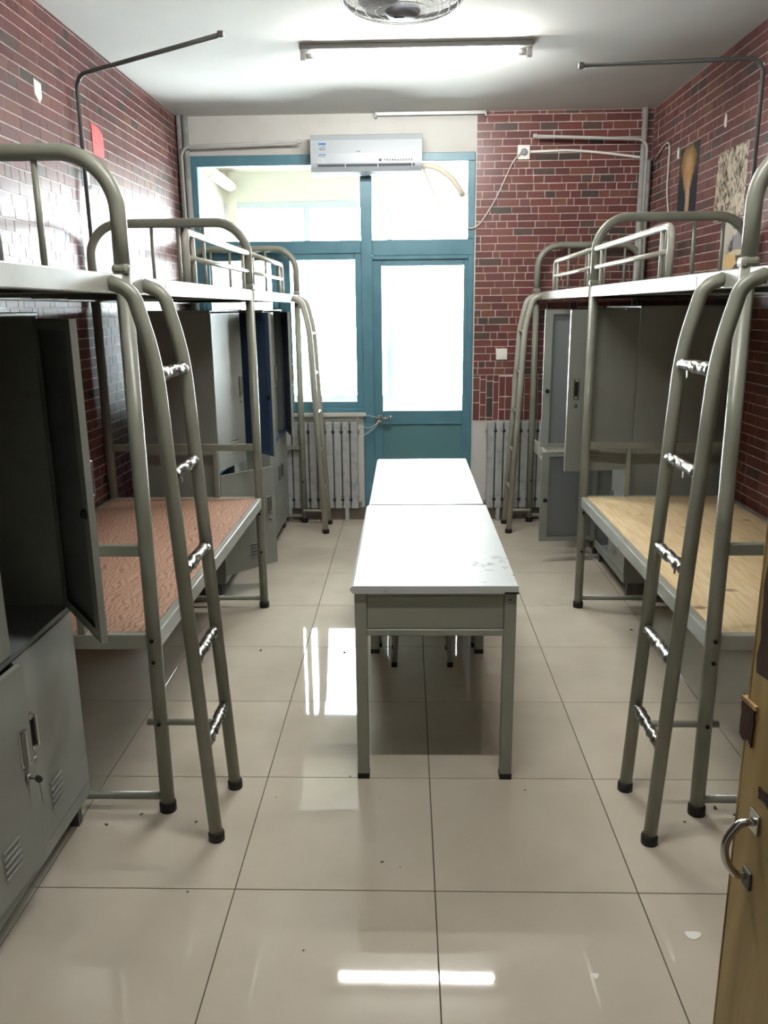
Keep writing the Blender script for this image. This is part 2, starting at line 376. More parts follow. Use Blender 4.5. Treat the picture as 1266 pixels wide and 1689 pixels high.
# bricks of the wallpaper: every one its own piece, the 300 that show largest as objects
BV = []
for v in range(10):
    j = lambda a: a + random.uniform(-1, 1)*.018
    jj = lambda a: a + random.uniform(-1, 1)*.022
    top = [(j(-.5)*.99, jj(-.5)*.95), (j(.5)*.99, jj(-.5)*.95), (j(.5)*.99, jj(.5)*.95), (j(-.5)*.99, jj(.5)*.95)]
    vt = [(x*1.02, y*1.03, 0) for x, y in top] + [(x, y, 1) for x, y in top]
    fc = [(4, 5, 6, 7), (0, 1, 5, 4), (1, 2, 6, 5), (2, 3, 7, 6), (3, 0, 4, 7)]
    me = bpy.data.meshes.new('brick'); me.from_pydata(vt, [], fc); me.materials.append(MATS['brick']); BV.append((me, vt, fc))
def bricks(wall, u0, u1, v0, v1, fn, axes, vis, soldier=None):
    recs = []; v = v0
    def fill(ua, ub, va, vb, vertical):
        if vertical:
            u = ua
            while u < ub-.012:
                w = random.choice((.045, .05, .055)); w = min(w, ub-u); z = va - random.uniform(0, .08)
                while z < vb-.01:
                    l = random.choice((.1, .13, .16)); a, b = max(z, va), min(z+l, vb)
                    if b-a > .015: recs.append((u, u+w, a, b))
                    z += l
                u += w
        else:
            u = ua - random.uniform(0, .12)
            while u < ub-.004:
                w = random.choice((.055, .08, .11, .13, .145, .16, .175)); a, b = max(u, ua), min(u+w, ub)
                if b-a > .012: recs.append((a, b, va, vb))
                u += w
    if soldier: fill(u0, u1, v0, soldier, True); v = soldier
    while v < v1-.012:
        h = random.uniform(.050, .058); h = min(h, v1-v); fill(u0, u1, v, v+h, False); v += h
    scored = []
    for rc in recs:
        c = fn((rc[0]+rc[1])/2, (rc[2]+rc[3])/2); s_ = 0
        if vis(c):
            p = project(c)
            if p and -5 < p[0] < W+5 and -5 < p[1] < H+5:
                d = (Vector(c)-Vector((0, 0, CAMH))).length
                inc = abs(axes[2].dot((Vector(c)-Vector((0, 0, CAMH))).normalized()))
                s_ = (rc[1]-rc[0])*(rc[3]-rc[2])*inc/d**2
        scored.append((s_, rc))
    scored.sort(key=lambda t: -t[0])
    VV, FF = [], []
    for i, (s_, rc) in enumerate(scored):
        me, vt, fc = random.choice(BV)
        w, h = rc[1]-rc[0]-.0058, rc[3]-rc[2]-.0042; c = Vector(fn((rc[0]+rc[1])/2, (rc[2]+rc[3])/2))
        if w < .006 or h < .006: continue
        t = .0016
        M = Matrix.Translation(c) @ Matrix((axes[0], axes[1], axes[2])).transposed().to_4x4() @ Matrix.Diagonal((w, h, t, 1))
        if i < 300 and s_ > 0:
            o = bpy.data.objects.new('brick', me); COL.objects.link(o); o.parent = wall; o.matrix_local = M
        else:
            k = len(VV); VV += [tuple(M @ Vector(q)) for q in vt]; FF += [tuple(k+q for q in f) for f in fc]
    me = bpy.data.meshes.new('bricks'); me.from_pydata(VV, [], FF); me.materials.append(MATS['brick'])
    o = place(me, 'brick_rest', wall); o['kind'] = 'stuff'
vX, vY, vZ = Vector((1, 0, 0)), Vector((0, 1, 0)), Vector((0, 0, 1))
bricks(wl, YF, YB, .1, ZC, lambda u, v: (XL, u, v), (vY, vZ, vX), lambda c: c[2] > 1.85 and c[1] > 2.5)
bricks(wr, YF, YB, .1, ZC, lambda u, v: (XR, u, v), (-vY, vZ, -vX), lambda c: c[2] > 1.85 and c[1] > 2.5)
bricks(wb, .522, XR, .81, ZC, lambda u, v: (u, YB-.0015, v), (vX, vZ, -vY), lambda c: c[2] > .8 and c[0] < 1.72, soldier=1.17)

# ------------------------------------------------------------------ windows and balcony door
def frame_bar(x0, x1, z0, z1, y0=YB-.012, y1=YB+.05, name='frame', m='teal', parent=None):
    return B(x0, x1, y0, y1, z0, z1, bev=.004, seg=1).build(name, m, parent)
win1 = struct(empty('window_1', (-.98, YB, WZ0)), 'teal framed window with a transom, left of the balcony door')
off = Vector(win1.location)
def wpart(root, x0, x1, z0, z1, y0=YB-.012, y1=YB+.05, name='frame', m='teal'):
    l = root.location
    return B(x0-l.x, x1-l.x, y0-l.y, y1-l.y, z0-l.z, z1-l.z, bev=.004 if m != 'glass' else 0, seg=1).build(name, m, root)
wpart(win1, WX0, WX0+.062, WZ0, WZ1); wpart(win1, WX0+.062, WXM, WZ1-.075, WZ1)
wpart(win1, WX0+.062, WXM, 2.095, 2.19, name='transom'); wpart(win1, WX0+.062, WXM, WZ0, .915)
wpart(win1, WXM, WXM+.086, 0, WZ1, name='mullion')
wpart(win1, -.99, -.945, .915, 2.095, name='mullion')
wpart(win1, WX0+.075, WXM-.015, 2.2, WZ1-.085, YB+.02, YB+.024, 'pane', 'glass')
for a, b in ((WX0+.062, -.99), (-.945, WXM)):
    s = MB(); t = .05
    for q in ((a-.004, a+t, .91, 2.1), (b-t, b+.004, .91, 2.1), (a+t, b-t, .91, .97), (a+t, b-t, 2.05, 2.1)):
        s.box(q[0]-off.x, q[1]-off.x, 0, .045, q[2]-off.z, q[3]-off.z, bev=.003, seg=1)
    s.build('casement', 'teal', win1)
    wpart(win1, a+t-.01, b-t+.01, .96, 2.06, YB+.02, YB+.024, 'pane', 'glass')
wpart(win1, WX0-.01, WXM+.02, WZ0-.03, WZ0, YB-.05, YB+.24, 'sill', 'plaster')
win2 = struct(empty('window_2', (.12, YB, 2.1)), 'teal framed transom window above the balcony door')
wpart(win2, WXM+.086, WX1, WZ1-.06, WZ1); wpart(win2, WX1-.05, WX1, 2.19, WZ1-.06); wpart(win2, WXM+.086, WX1, 2.075, 2.19, name='transom')
wpart(win2, WXM+.08, WX1-.045, 2.18, WZ1-.055, YB+.02, YB+.024, 'pane', 'glass')
door1 = struct(empty('door_1', (.12, YB, 0)), 'teal balcony door with a large pane and solid lower panel')
wpart(door1, WX1-.045, WX1, 0, 2.075, name='door_frame'); 
wpart(door1, WXM+.086, WX1-.045, 2.045, 2.075, name='door_frame')
DY0, DY1 = YB+.005, YB+.045
wpart(door1, -.262, -.19, .004, 2.05, DY0, DY1, 'stile'); wpart(door1, .44, .475, .004, 2.05, DY0, DY1, 'stile')
wpart(door1, -.19, .44, 2.0, 2.05, DY0, DY1, 'rail'); wpart(door1, -.19, .44, .78, .892, DY0, DY1, 'rail'); wpart(door1, -.19, .44, .004, .14, DY0, DY1, 'rail')
wpart(door1, -.195, .445, .13, .79, DY0+.012, DY1-.008, 'panel', 'teal_panel')
wpart(door1, -.19, .44, .88, 2.01, YB+.02, YB+.024, 'pane', 'glass')
l = door1.location
hd = MB(); hd.box(-.235-.12, -.2-.12, -.008, .005, .80, .86, bev=.002); hd.tube([(-.215-.12, 0, .835), (-.215-.12, -.045, .835), (-.12-.12, -.045, .838)], .009); hd.tube([(-.13-.12, -.045, .825), (-.13-.12, -.045, .86)], .012)
hd.tube([(-.25-.12, -.02, .85), (-.16-.12, -.025, .81)], .006)
hd.build('handle', 'chrome', door1)
# white plaster lining of the opening
lin_ = MB(); lin_.box(WX1, WX1+.016, YB-.003, YB-.0002, .1, WZ1+.03); lin_.box(WX0, WX1, YB-.004, YB-.0002, WZ1, WZ1+.035)
struct(lin_.build('trim_1', 'plaster'), 'white painted edge around the teal window frames')

# balcony beyond
struct(B(XL-.1, XR+.1, YB+.3, 8.1, -.06, 0).build('floor', 'balcony'), 'pale balcony floor beyond the windows')
struct(B(XL-.1, XR+.1, YB+.05, 8.1, 2.92, 3.02).build('ceiling', 'balcony'), 'cream balcony ceiling beyond the windows')
struct(B(XL-.1, XL, YB+.24, 8.1, 0, 2.92).build('wall_balcony', 'balcony'), 'cream left end wall of the balcony')
struct(B(XR, XR+.1, YB+.24, 8.1, 0, 2.92).build('wall_balcony', 'balcony'), 'cream right end wall of the balcony')
bo = MB(); bo.box(XL, XR, 8.0, 8.1, 0, .80); bo.box(XL, XR, 8.0, 8.1, 2.66, 2.92)
struct(bo.build('wall_balcony', 'balcony'), 'cream balcony parapet wall under the outer windows')
win3 = struct(empty('window_3', (0, 8.0, .8)), 'outer balcony window of pale aluminium frames')
w3 = [XL, -.93, -.155, .62, 1.2, XR]
for i, x in enumerate(w3):
    a = x - .03 if 0 < i < 5 else (x if i == 0 else x-.05)
    B(a, a+.06, .003, .047, .06, 1.8, bev=.003, seg=1).build('frame', 'alu', win3)
for z0, z1 in ((0, .06), (1.8, 1.86)): B(XL, XR, .0, .05, z0, z1, bev=.003, seg=1).build('frame', 'alu', win3)
for a, b in zip(w3, w3[1:]): B(a+.02, b-.02, .02, .024, .05, 1.81).build('pane', 'glass', win3)
bp = T([(-1.6, 6.95, 2.78), (-1.6, 7.9, 2.78)], .05)
bp.tube([(-1.6, 7.88, 2.9), (-1.6, 7.88, 0)], .04)
tag(bp.build('drain_pipe', 'balcony'), 'pale drain pipe running under the balcony ceiling at left', 'pipe')

# ------------------------------------------------------------------ beds
PR = .024
def bed_ctx(side):
    if side == 'L': return -.835, -1, .83
    return .985, 1, .775
def end_arch(root, P, wdt, y, name='end_arch'):
    pts = fillet([P(0, y, 1.795), P(0, y, 2.13), P(wdt, y, 2.13), P(wdt, y, 1.795)], .19, 12)
    a = T(pts, .0235, n=16).build(name, 'bed_paint', root)
    for q in (.23, .36, .50, .645):
        T([P(q, y, 1.78), P(q, y, 2.12)], .0095, n=10).build('arch_bar', 'bed_paint', a)
    for q in (0, wdt):
        B(*span(P(q, y, 0).x-.027, P(q, y, 0).x+.027), y-.027, y+.027, 1.79, 1.822, bev=.012).build('collar', 'bed_paint', a)
    return a
def span(a, b): return (a, b) if a < b else (b, a)
def posts(root, P, wdt, y, lower):
    for q in (0, wdt):
        p = T([P(q, y, .022), P(q, y, 1.80)], PR, n=16).build('post', 'bed_paint', root)
        c = P(q, y, 0); MB().lathe([(.029, 0), (.029, .03), (.026, .036)], c, n=16).build('foot_cap', 'rubber', p)
        if q == 0:
            for z in ((.565, .64, .34) if lower else (.34,)):
                T([P(0, y-.022, z), P(0, y-.029, z)], .007, n=8).build('bolt', 'bolt', p)
    T([P(0, y, .055), P(wdt, y, .055)], .014, n=10).build('base_rail', 'bed_paint', root)
def deck(root, P, wdt, y0, y1, z0, z1, board, bm_='beam', lip=.028):
    def bx(a0, a1, ya, yb, za, zb, nm, m, bev=.004):
        x0, x1 = span(P(a0, 0, 0).x, P(a1, 0, 0).x)
        return B(x0, x1, ya, yb, za, zb, bev=bev, seg=2).build(nm, m, root)
    fb = bx(-.016, .016, y0+PR, y1-PR, z0, z1, 'side_beam', bm_); bx(wdt-.016, wdt+.016, y0+PR, y1-PR, z0, z1, 'side_beam', bm_)
    bx(.02, wdt-.02, y0-.014, y0+.014, z0+.005, z1, 'end_beam', bm_); bx(.02, wdt-.02, y1-.014, y1+.014, z0+.005, z1, 'end_beam', bm_)
    bx(.017, wdt-.017, y0+.015, y1-.015, z1-.014, z1-.001 if lip else z1, 'bed_board', board, 0)
    for k in range(1, 5):
        yy = y0 + (y1-y0)*k/5; bx(.017, wdt-.017, yy-.012, yy+.012, z0+.008, z1-.0145, 'slat', 'dark_steel', 0)
    return fb
def guard_rail(root, P, ya, yb, out=.0):
    """ya: the end at the post, yb: the free rounded end"""
    s = 1 if yb > ya else -1
    pts = fillet([P(0, ya, 1.975), P(0, yb, 1.975), P(0, yb, 1.785)], .05, 8)
    g = T(pts, .0145, n=12).build('guard_rail', 'bed_pale', root)
    T([P(0, ya, 1.883), P(0, yb-s*.012, 1.883)], .011, n=10).build('guard_bar', 'bed_pale', g)
    for f in (.09, .9):
        T([P(0, yb+(ya-yb)*f, 1.785), P(0, yb+(ya-yb)*f, 1.97)], .009, n=10).build('guard_bar', 'bed_pale', g)
def ladder(root, P, ya, yb, ypost, foil, m='bed_paint', rr=.0215):
    prof = [(-.013, 1.765), (-.075, 1.742), (-.125, 1.55), (-.205, .02)]
    rails = MB()
    for y in (ya, yb):
        pts = fillet([P(a, y, z) for a, z in prof], .13, 10); rails.tube(pts, rr, n=16)
    lad = rails.build('ladder', m, root)
    for y in (ya, yb):
        MB().lathe([(rr+.005, 0), (rr+.005, .026), (rr+.002, .032)], P(-.206, y, 0), n=16).build('foot_cap', 'rubber', lad)
    for i, z in enumerate((1.51, 1.215, .92, .625, .335)):
        a = -.125 - .08*(1.55-z)/1.53
        T([P(a, ya, z), P(a, yb, z)], .0115, n=12).build('rung', m, lad)
        if foil:
            n = 22; y0_, y1_ = ya+.024, yb-.024
            T([P(a, y0_+(y1_-y0_)*k/n, z) for k in range(n+1)], .015, n=12, radii=[random.uniform(.0145, .0205) for _ in range(n+1)], jit=.14).build('foil_wrap', 'foil', lad)
            t = MB(); yy = y0_ + random.uniform(.02, .2)*(y1_-y0_)*5
            yy = min(yy, y1_-.02)
            t.prism([(0, 0), (.02, .004), (.014, -.03), (.004, -.024)], -.001, .001, lambda u, v, d: P(a+d, yy+u, z-.012+v)); t.build('foil_tag', 'foil', lad)
    if foil:
        T([P(.045, ypost, .337), P(-.19, ypost, .337)], .0115, n=12).build('brace', 'bed_paint', lad)
    else:
        T([P(0, yb, .11), P(-.196, yb, .11)], .0115, n=12).build('brace', m, lad)
def net_pole(root, P, wdt, y, tip, m='pole_dark'):
    b = P(wdt-.0, y+.055, 1.75); top = Vector((b.x, b.y, 2.848))
    T(fillet([b, top, Vector(tip)], .07, 8), .0105, n=12).build('net_pole', m, root)
    MB().box(tip[0]-.014, tip[0]+.014, tip[1]-.014, tip[1]+.014, tip[2]-.014, tip[2]+.014, bev=.005).build('net_pole_cap', m, root)
Y0, Y1, Y2, YN = 2.47, 4.45, 6.385, .50
def sticker(root, P, y, z, w, h, m='paper'):
    x = P(-.0165, 0, 0).x; x0, x1 = span(x, P(-.0172, 0, 0).x)
    B(x0, x1, y-w/2, y+w/2, z-h/2, z+h/2).build('sticker', m, root)
for side, nm in (('L', 'left'), ('R', 'right')):
    xa, s, wdt = bed_ctx(side)
    # middle bunk
    root = empty('bunk_bed', (xa + s*wdt/2, (Y0+Y1)/2, 0))
    lb = {'L': 'grey metal bunk bed on the left with reddish plywood lower bed board', 'R': 'grey metal bunk bed on the right with yellow pine lower bed board'}[side]
    tag(root, lb, 'bunk bed', 'two-tier grey metal bunk beds')
    o = Vector(root.location)
    def PL(a, y, z, xa=xa, s=s, o=o): return Vector((xa + s*a - o.x, y, z))
    posts(root, PL, wdt, Y0-o.y, True); posts(root, PL, wdt, Y1-o.y, True)
    end_arch(root, PL, wdt, Y0-o.y); end_arch(root, PL, wdt, Y1-o.y)
    deck(root, PL, wdt, Y0-o.y, Y1-o.y, 1.735, 1.79, 'locker_in')
    deck(root, PL, wdt, Y0-o.y, Y1-o.y, .600, .658, 'board_ply' if side == 'L' else 'board_pine')
    guard_rail(root, PL, Y1-o.y-.02, 3.2-o.y)
    for y in (Y0, Y1):
        x0, x1 = span(PL(.02, 0, 0).x, PL(wdt-.02, 0, 0).x)
        B(x0, x1, y-o.y-.014, y-o.y+.014, .925, .962, bev=.003).build('cross_bar', 'bed_paint', root)
        px = PL(.235, 0, 0).x
        B(px-.012, px+.012, y-o.y-.012, y-o.y+.012, .655, .926, bev=.002).build('short_post', 'bed_paint', root)
    ladder(root, PL, 2.31-o.y, 2.61-o.y, Y0-o.y, True)
    tip = (-.808, 3.93, 2.855) if side == 'L' else (.876, 4.50, 2.852)
    net_pole(root, PL, wdt+(.005 if side == 'L' else -.02), Y1-o.y-(.02 if side == 'L' else .10), (tip[0]-o.x, tip[1]-o.y, tip[2]))
    for y, w in ((2.9, .12), (3.75, .09), (4.1, .14)) : sticker(root, PL, y-o.y, 1.763, w, .035)
    if side == 'R':
        for y in (2.78, 3.6):
            T([PL(-.017, y-o.y+.02*math.cos(t*.35), .628+.02*math.sin(t*.35)) for t in range(-3, 13)], .003, n=6).build('sticker_mark', 'paper', root)
    # far loft bed over the lockers
    root = empty('loft_bed', (xa + s*wdt/2, (Y1+Y2)/2, 0)); o = Vector(root.location)
    tag(root, 'grey metal raised bed by the far wall, at the %s over the lockers' % nm, 'loft bed', 'raised beds by the far wall')
    def PL(a, y, z, xa=xa, s=s, o=o): return Vector((xa + s*a - o.x, y, z))
    posts(root, PL, wdt, Y2-o.y, False); end_arch(root, PL, wdt, Y2-o.y)
    deck(root, PL, wdt, Y1+.03-o.y, Y2-o.y, 1.735, 1.79, 'locker_in')
    guard_rail(root, PL, Y1+.025-o.y, 5.63-o.y)
    ladder(root, PL, 6.05-o.y, 6.33-o.y, Y2-o.y, False, 'bed_pale')
    x0, x1 = span(PL(.02, 0, 0).x, PL(wdt-.02, 0, 0).x)
    B(x0, x1, Y2-o.y-.012, Y2-o.y+.012, .60, .632, bev=.003).build('cross_bar', 'bed_paint', root)
    tip = (-.775, 6.36, 2.87) if side == 'L' else (.93, 6.36, 2.88)
    net_pole(root, PL, wdt-.02, Y2-o.y-.07, (tip[0]-o.x, tip[1]-o.y, tip[2]), 'pole_pale')
    for y, w in ((4.7, .1), (5.0, .14)): sticker(root, PL, y-o.y, 1.763, w, .03)
    # near loft bed, most of it above and beside the viewer
    root = empty('loft_bed', (xa + s*wdt/2, (YN+Y0)/2, 0)); o = Vector(root.location)
    tag(root, 'grey metal raised bed nearest the viewer on the %s, only its beam in view' % nm, 'loft bed', 'raised beds nearest the viewer')
    def PL(a, y, z, xa=xa, s=s, o=o): return Vector((xa + s*a - o.x, y, z))
    posts(root, PL, wdt, YN-o.y, False); end_arch(root, PL, wdt, YN-o.y)
    deck(root, PL, wdt, YN-o.y, Y0-.03-o.y, 1.735, 1.79, 'locker_in')

# ------------------------------------------------------------------ lockers
def door_mesh(dw, dh, o_, m, m_in):
    """door leaf from the hinge along +x, outer face at y=0 on side o_"""
    t = .018; s = -o_
    d = MB()
    d.box(0, dw, *span(0, s*.002), 0, dh)
    d.box(0, dw, *span(s*.002, s*t), 0, .002); d.box(0, dw, *span(s*.002, s*t), dh-.002, dh)
    d.box(0, .002, *span(s*.002, s*t), .002, dh-.002); d.box(dw-.002, dw, *span(s*.002, s*t), .002, dh-.002)
    return d
def locker(label, fx, s, y0, w, doors, m_in='locker_in', depth=.5, drawer=None, group='grey steel lockers', zmid=.775, ztop=1.675, sfx=''):
    """fx: x of the front; s: +1 when the back is towards +x"""
    root = empty('steel_locker', (fx + s*depth/2, y0 + w/2, 0)); tag(root, label, 'locker', group); o = Vector(root.location)
    def bx(a0, a1, ya, yb, z0, z1, nm, m='locker', bev=0, par=None):
        x0, x1 = span(fx + s*a0 - o.x, fx + s*a1 - o.x)
        return B(x0, x1, ya-o.y, yb-o.y, z0, z1, bev=bev, seg=1).build(nm, m, par or root)
    y1 = y0 + w; T_ = .012; zb = .10
    bx(.002, depth, y0, y0+T_, zb, ztop, 'side_panel'); bx(.002, depth, y1-T_, y1, zb, ztop, 'side_panel')
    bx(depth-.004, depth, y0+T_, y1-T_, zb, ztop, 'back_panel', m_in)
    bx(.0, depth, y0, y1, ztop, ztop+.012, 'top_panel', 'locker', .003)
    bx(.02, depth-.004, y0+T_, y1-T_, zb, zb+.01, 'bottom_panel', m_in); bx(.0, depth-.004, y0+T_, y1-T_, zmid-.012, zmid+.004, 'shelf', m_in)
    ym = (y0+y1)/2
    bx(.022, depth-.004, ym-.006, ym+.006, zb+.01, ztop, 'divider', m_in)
    bx(0, .012, y0+T_, y1-T_, zb-.0, zb+.045, 'plinth', 'locker')
    for a in (.03, depth-.06):
        for yq in (y0+.02, y1-.05): bx(a, a+.03, yq, yq+.03, 0, zb, 'foot', 'dark_steel')
    for yq in (y0+T_, ym+.006):
        x_ = fx + s*depth*.5 - o.x
        T([(x_, yq-o.y, ztop-.19), (x_, yq+w/2-T_-.006-o.y, ztop-.19)], .008, n=10).build('hanging_rod', 'steel', root)
    dw = w/2 - .006
    for (tier, hinge, ang) in doors:
        z0, z1 = (zb+.05, zmid-.018) if tier == 'low' else (zmid+.008, ztop-.006); dh = z1-z0
        near = hinge == 'near'; th = R(ang)
        if s < 0:   # left-hand lockers face +x
            phi, o_ = (R(90)-th, -1) if near else (R(-90)+th, 1)
        else:
            phi, o_ = (R(90)+th, 1) if near else (R(-90)-th, -1)
        hy = (y0+.004 if near else y1-.004) - o.y
        hx = fx - s*.002 - o.x
        d = door_mesh(dw, dh, o_, 'locker', m_in)
        leaf = d.build('door', 'locker', root, (hx, hy, z0), phi)
        q = -o_
        lp = MB()   # folded lips and panel on the inner face
        lp.box(.002, .034, *span(q*.0162, q*.018), .004, dh-.004); lp.box(dw-.05, dw-.002, *span(q*.0162, q*.018), .004, dh-.004)
        lp.box(.034, dw-.05, *span(q*.0162, q*.018), .004, .03); lp.box(.034, dw-.05, *span(q*.0162, q*.018), dh-.03, dh-.004)
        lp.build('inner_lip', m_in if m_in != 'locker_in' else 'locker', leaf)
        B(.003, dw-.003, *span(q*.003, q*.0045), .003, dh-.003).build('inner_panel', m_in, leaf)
        # handle, lock, louvres on the outer face
        zh = dh*(.62 if tier == 'low' else .52)
        h = MB(); h.box(dw-.062, dw-.03, *span(0, o_*.003), zh-.055, zh+.055, bev=.002, seg=1)
        h.box(dw-.056, dw-.050, *span(o_*.003, o_*.02), zh-.05, zh+.05, bev=.002, seg=1); h.box(dw-.052, dw-.032, *span(o_*.003, o_*.012), zh-.054, zh-.04, bev=.002, seg=1)
        h.box(dw-.052, dw-.032, *span(o_*.003, o_*.012), zh+.04, zh+.054, bev=.002, seg=1); h.build('handle', 'chrome', leaf)
        B(dw-.05, dw-.034, *span(o_*.0031, o_*.0042), zh-.039, zh+.039).build('handle_recess', 'hole', leaf)
        k = MB().lathe([(.011, 0), (.011, o_*.006), (.007, o_*.009)], (dw-.044, 0, zh-.09), 'y', 16); k.build('lock', 'steel', leaf)
        k = MB().lathe([(.014, q*.0185), (.014, q*.024), (.009, q*.03)], (dw-.03, 0, zh-.09), 'y', 16); k.build('lock_body', 'hole', leaf)
        lv = MB()
        for j in range(5): lv.box(dw*.62-.05, dw*.62+.03, *span(0, o_*.005), .07+j*.02, .078+j*.02, bev=.002, seg=1)
        lv.build('louvre', 'locker', leaf)
    if drawer:
        ya, yb, za, zb_, out = drawer
        dr = bx(-out, -out+.012, ya, yb, za, zb_, 'drawer', 'bed_pale', .002)
        bx(-out+.012, -out+.36, ya+.015, ya+.025, za+.01, zb_-.012, 'drawer_side', 'bed_pale', 0, dr)
        bx(-out+.012, -out+.36, yb-.025, yb-.015, za+.01, zb_-.012, 'drawer_side', 'bed_pale', 0, dr)
        bx(-out+.012, -out+.36, ya+.025, yb-.025, za+.01, za+.014, 'drawer_bottom', 'bed_pale', 0, dr)
        ymid = (ya+yb)/2
        bx(-out-.006, -out, ymid-.06, ymid-.05, za+.025, zb_-.02, 'drawer_pull', 'galv', .001, dr)
    return root
nl = locker('grey steel locker at the near left, its upper right door hanging open', -1.08, -1, 1.62, .80,
       [('up', 'near', 0), ('up', 'far', 37), ('low', 'near', 4), ('low', 'far', 0)], group='grey steel lockers')
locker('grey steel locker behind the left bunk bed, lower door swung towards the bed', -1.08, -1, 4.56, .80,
       [('up', 'near', 12), ('up', 'far', 40), ('low', 'near', 42), ('low', 'far', 0)], m_in='locker_blue_cast')
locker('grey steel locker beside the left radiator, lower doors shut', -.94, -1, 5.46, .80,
       [('up', 'near', 0), ('up', 'far', 17), ('low', 'near', 0), ('low', 'far', 0)], m_in='locker_blue_cast')
locker('grey steel locker behind the right bunk bed with upper door wide open', 1.27, 1, 4.57, .78,
       [('up', 'near', 98), ('up', 'far', 92), ('low', 'near', 0), ('low', 'far', 84)])
locker('grey steel locker in the right far corner with a drawer pulled out', 1.27, 1, 5.46, .78,
       [('up', 'near', 0), ('up', 'far', 0), ('low', 'near', 0), ('low', 'far', 0)], drawer=(5.47, 6.03, .635, .725, .32))
# key left in the near locker's lower door
ky = MB(); ky.tube([(-1.050, 1.972, .436), (-1.030, 1.972, .436)], .004, n=8); ky.lathe([(.011, -.003), (.012, 0), (.011, .003)], (-1.021, 1.972, .434), 'y', 14)
ky.tube([(-1.021, 1.972, .424), (-1.019, 1.974, .36)], .0011, n=5)

# ------------------------------------------------------------------ desks
def desk(label, x0, x1, y0, y1, top, tm):
    root = empty('desk', ((x0+x1)/2, y0, 0)); tag(root, label, 'desk', 'white topped grey steel desks'); o = Vector(root.location)
    # rounded-front top: profile in x-z swept along y
    prof = [(x0+.022, top-.028), (x0+.008, top-.026), (x0, top-.016), (x0+.002, top-.006), (x0+.012, top), (x1-.002, top), (x1, top-.002), (x1, top-.028)]
    m = MB().prism([(a-o.x, b) for a, b in prof], 0, y1-y0, lambda a, b, d: Vector((a, d, b))); m.build('desktop', tm, root)
    def bx(xa, xb, ya, yb, za, zb, nm, mm='desk_body', bev=.002, par=None):
        return B(xa-o.x, xb-o.x, ya-o.y, yb-o.y, za, zb, bev=bev, seg=1).build(nm, mm, par or root)
    t = .042; zt = top-.029
    lx0, lx1 = x0+.014, x1-.004
    for xa in (lx0, lx1-t):
        for ya in (y0+.012, y1-.012-t):
            lg = bx(xa, xa+t, ya, ya+t, .022, zt, 'leg'); bx(xa-.001, xa+t+.001, ya-.001, ya+t+.001, 0, .024, 'foot_cap', 'rubber', .002, lg)
    ap = top - .19
    for ya in (y0+.012, y1-.012-t):
        bx(lx0+t, lx1-t, ya+.002, ya+.03, ap, ap+.024, 'rail'); bx(lx0+t, lx1-t, ya+.002, ya+.03, zt-.012, zt, 'rail')
        bx(lx0+t+.001, lx1-t-.001, ya+.006, ya+.016, ap+.0255, zt-.0135, 'end_panel')
    for xa in (lx0+.004, lx1-.024):
        bx(xa, xa+.02, y0+.012+t, y1-.012-t, ap, zt, 'side_panel')
    bx(lx0+.03, lx1-.03, y0+.045, y1-.045, ap+.005, ap+.009, 'drawer_bottom')
    return root, bx
d1, bx1 = desk('white topped grey steel desk nearest the viewer in the aisle', -.199, .383, 2.655, 3.842, .756, 'desktop')
bx1(.335, .3835, 2.6535, 2.67, .727, .734, 'chip', 'rubber', 0); bx1(.352, .362, 2.6645, 2.668, .700, .703, 'chip', 'rubber', 0)
d2, bx2 = desk('worn white desk with a pinkish patch, pushed against the nearer desk', -.188, .372, 3.853, 5.07, .759, 'desktop_worn')
bx2(-.13, .32, 5.02, 5.032, .16, .57, 'glare_block_panel')  # added panel, keeps the window's reflection off the floor under the desks
bx2(.19, .235, 4.46, 4.475, .7591, .7594, 'slot_mark', 'rubber', 0); bx2(.07, .11, 3.9, 3.912, .7591, .7593, 'slot_mark', 'rubber', 0)
# stool under the near desk
st = tag(empty('stool', (.07, 3.74, 0)), 'small stool pushed in under the white desk', 'stool')
B(-.15, .15, -.12, .12, .41, .435, bev=.006).build('seat', 'stool', st)
for x, y in ((-1, -1), (1, -1), (-1, 1), (1, 1)):
    lg = T([(x*.105, y*.085, .41), (x*.135, y*.1, .012)], .0115, n=12).build('leg', 'stool', st)
    MB().lathe([(.0145, 0), (.0145, .02), (.012, .024)], (x*.135, y*.1, 0), n=12).build('foot_cap', 'rubber', lg)
B(-.12, .12, -.095, -.08, .2, .212).build('stretcher', 'stool', st); B(-.12, .12, .08, .095, .2, .212).build('stretcher', 'stool', st)

